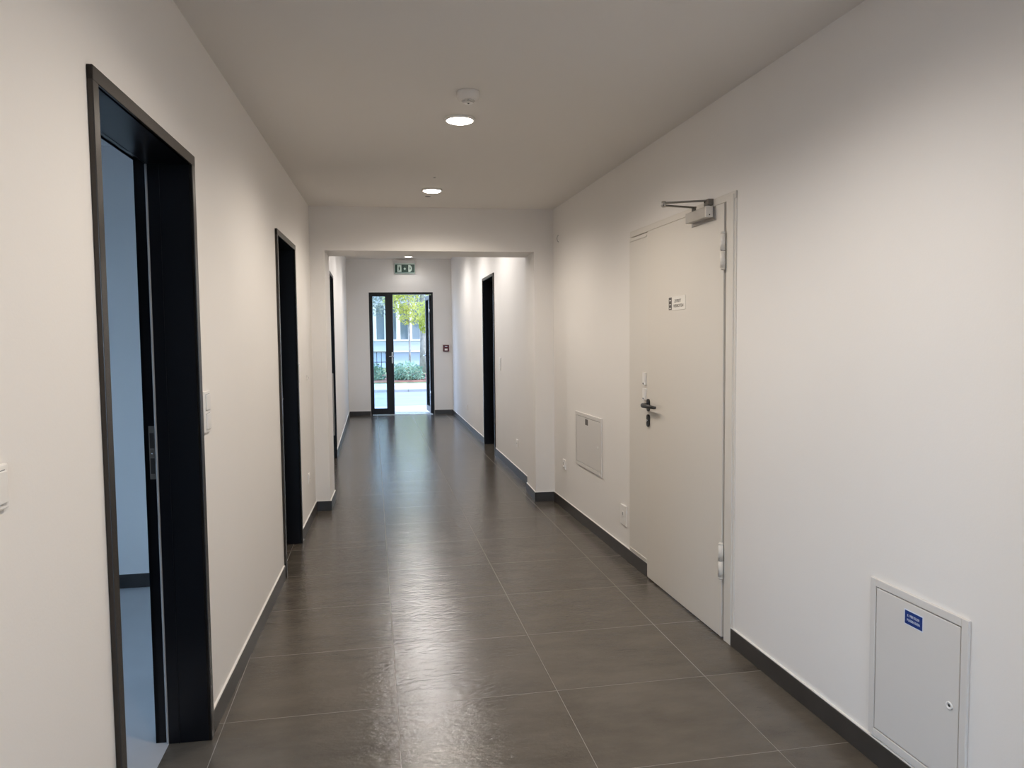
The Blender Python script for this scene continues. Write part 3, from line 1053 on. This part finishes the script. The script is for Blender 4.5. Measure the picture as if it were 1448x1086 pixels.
def tree(x, y, h, blobs, m, label, seed, tr=0.10, n=900, lean=0.0):
    rnd = random.Random(seed)
    r = bpy.data.objects.new('tree', None)
    COL.objects.link(r)
    r.location = (x, y, 0)
    tag(r, label, 'tree')
    b = MB()
    top = h * 0.8
    b.tube([(0, 0, 0), (0.02, 0, h * 0.2), (lean * 0.4, 0.03, h * 0.45), (lean, 0, top)], [tr * 1.25, tr, tr * 0.8, tr * 0.35], M_BARK, 12)
    for c, rad in blobs:
        b.tube([(lean * 0.3, 0, h * 0.38), (c[0] * 0.6, c[1] * 0.6, (h * 0.38 + c[2]) / 2), (c[0], c[1], c[2])], [tr * 0.5, tr * 0.3, tr * 0.12], M_BARK, 8)
    b.build('trunk', r)
    b = MB()
    for c, rad in blobs:
        leaves(b, int(n * 1.7 * (rad[0] * rad[2]) ** 0.8) + 160, c, rad, 0.062, m, rnd, 0.25)
    b.build('crown', r)
    return r


tree(1.45, 30.4, 5.6, [((0.05, 0, 2.45), (0.55, 0.5, 0.42)), ((-0.30, 0.1, 3.1), (0.75, 0.7, 0.6)), ((0.1, 0.1, 3.9), (0.9, 0.8, 0.7)), ((-0.5, 0, 3.6), (0.6, 0.6, 0.6))],
     M_LEAFY, 'yellow-green tree behind the shrubs, left in the open door', 1, 0.04, 620)
tree(2.22, 28.4, 5.0, [((-0.30, 0, 2.05), (0.20, 0.25, 0.38)), ((-0.12, 0, 2.6), (0.45, 0.5, 0.36)), ((0.30, 0, 3.3), (0.6, 0.7, 0.5))],
     M_LEAFY, 'yellow tree with a low hanging bough, right in the open door', 2, 0.04, 620)
tree(2.13, 32.5, 6.5, [((0, 0, 3.4), (1.0, 0.9, 0.75)), ((-0.5, 0, 4.4), (1.2, 0.95, 0.9)), ((0.6, 0, 2.7), (0.5, 0.5, 0.5)), ((0.7, 0, 4.6), (1.1, 0.95, 0.9))],
     M_LEAFG, 'pale green tree with a straight grey trunk at the right of the opening', 3, 0.13, 420)
tree(-0.35, 34.7, 6.8, [((0.5, 0, 3.1), (0.9, 0.8, 0.6)), ((0.2, 0, 4.0), (1.3, 0.95, 0.9)), ((-0.9, 0, 3.6), (1.0, 0.9, 0.8)), ((1.0, 0, 5.0), (1.1, 0.95, 0.9))],
     M_LEAFD, 'grey-green tree seen through the narrow fixed pane', 4, 0.10, 420)
tree(0.86, 37.4, 8.0, [((0, 0, 4.3), (1.6, 1.2, 1.0)), ((-1.3, 0, 4.8), (1.4, 1.2, 1.2)), ((1.5, 0, 4.9), (1.4, 1.2, 1.2)), ((0.3, 0, 6.0), (2.2, 1.5, 1.2))],
     M_LEAFD, 'tall grey-green tree standing against the pale facade', 5, 0.12, 380)
tree(-4.6, 30.0, 6.5, [((0, 0, 3.4), (1.3, 1.1, 0.9)), ((0.6, 0, 4.6), (1.5, 1.2, 1.1))],
     M_LEAFG, 'green tree outside left of what the glazed door shows', 6, 0.12, 420)
tree(6.6, 29.0, 6.5, [((0, 0, 3.4), (1.3, 1.1, 0.9)), ((-0.6, 0, 4.6), (1.5, 1.2, 1.1))],
     M_LEAFG, 'green tree outside right of what the glazed door shows', 8, 0.12, 420)

rnd = random.Random(11)
SHR = [(-2.95, 26.4, 0.66), (-1.58, 26.3, 0.66), (-0.22, 26.35, 0.66), (1.14, 26.25, 0.66), (2.50, 26.3, 0.66), (3.86, 26.4, 0.66), (5.22, 26.4, 0.66)]
SL = ['low bluish-green shrub at the left end of the bed', 'low bluish-green shrub second from the left end of the bed',
      'low bluish-green shrub seen through the narrow fixed pane', 'low green shrub in the middle of the bed, left in the door opening',
      'low green shrub at the right of the door opening', 'low green shrub hidden by the open leaf', 'low green shrub at the right end of the bed']
for (x, y, rr_), lb in zip(SHR, SL):
    r = bpy.data.objects.new('shrub', None)
    COL.objects.link(r)
    r.location = (x, y, 0.05)
    tag(r, lb, 'shrub', 'low shrubs in the bed across the road')
    b = MB()
    leaves(b, 1100, (0, 0, 0.16), (rr_, rr_ * 0.95, 0.50), 0.065, M_SHRUB, rnd, 0.3)
    b.build('foliage', r)
    b = MB()
    for k in range(9):
        a = 2 * PI * k / 9
        b.tube([(0, 0, -0.05), (0.25 * math.cos(a), 0.25 * math.sin(a), 0.2), (0.5 * math.cos(a), 0.5 * math.sin(a), 0.32)], [0.012, 0.009, 0.005], M_BARK, 6)
    b.build('stems', r)

# low railing by the facade
r = bpy.data.objects.new('railing', None)
COL.objects.link(r)
r.location = (0.45, 33.5, 0.03)
tag(r, 'dark low metal railing before the blue plinth, behind the narrow pane', 'railing')
b = MB()
b.tube([(-0.7, 0, 0.9), (0.35, 0, 0.9)], 0.02, M_ALU, 10)
b.tube([(-0.7, 0, 0.45), (0.35, 0, 0.45)], 0.015, M_ALU, 10)
b.build('rail', r)
for k in range(6):
    MB().tube([(-0.68 + k * 0.2, 0, 0), (-0.68 + k * 0.2, 0, 0.9)], 0.014, M_ALU, 10).build('post', r)

# building across the road
r = bpy.data.objects.new('apartment_building', None)
COL.objects.link(r)
r.location = (0, 40, 0)
tag(r, 'pale blue building with a row of tall windows across the road', 'building')
b = MB()
b.box(-13, 17, 0.25, 6, -0.1, 9.0, M_FACADE)
b.box(-13, 17, 0.0, 0.25, 0.86, 1.40, M_FACADE)
b.box(-13, 17, 0.05, 0.25, 3.35, 9.0, M_FACADE)
b.build('facade', r)
MB().box(-13, 17, 0.08, 0.25, -0.1, 0.84, M_FACADE2).build('plinth', r)
MB().box(-13, 17, -0.08, 0.25, 1.40, 1.47, M_WINFR, 0.01, 1).build('sill', r)
MB().box(-13, 17, -0.05, 0.25, 0.80, 0.86, M_WINFR, 0.01, 1).build('ledge', r)
k = 0
x = -4.93
while x < 8.0:
    wide = (k % 3 == 2)
    MB().box(x, x + 0.16, -0.02, 0.25, 1.47, 3.35, M_WINFR, 0.01, 1).build('pilaster', r)
    f = MB()
    f.box(x + 0.16, x + 0.19, 0.06, 0.14, 1.47, 3.35, M_WINFR); f.box(x + 0.59, x + 0.62, 0.06, 0.14, 1.47, 3.35, M_WINFR)
    f.box(x + 0.16, x + 0.62, 0.06, 0.14, 3.28, 3.35, M_WINFR)
    f = f.build('window', r)
    MB().box(x + 0.18, x + 0.60, 0.10, 0.12, 1.47, 3.30, M_WINGL).build('pane', f)
    x += 0.62
    k += 1
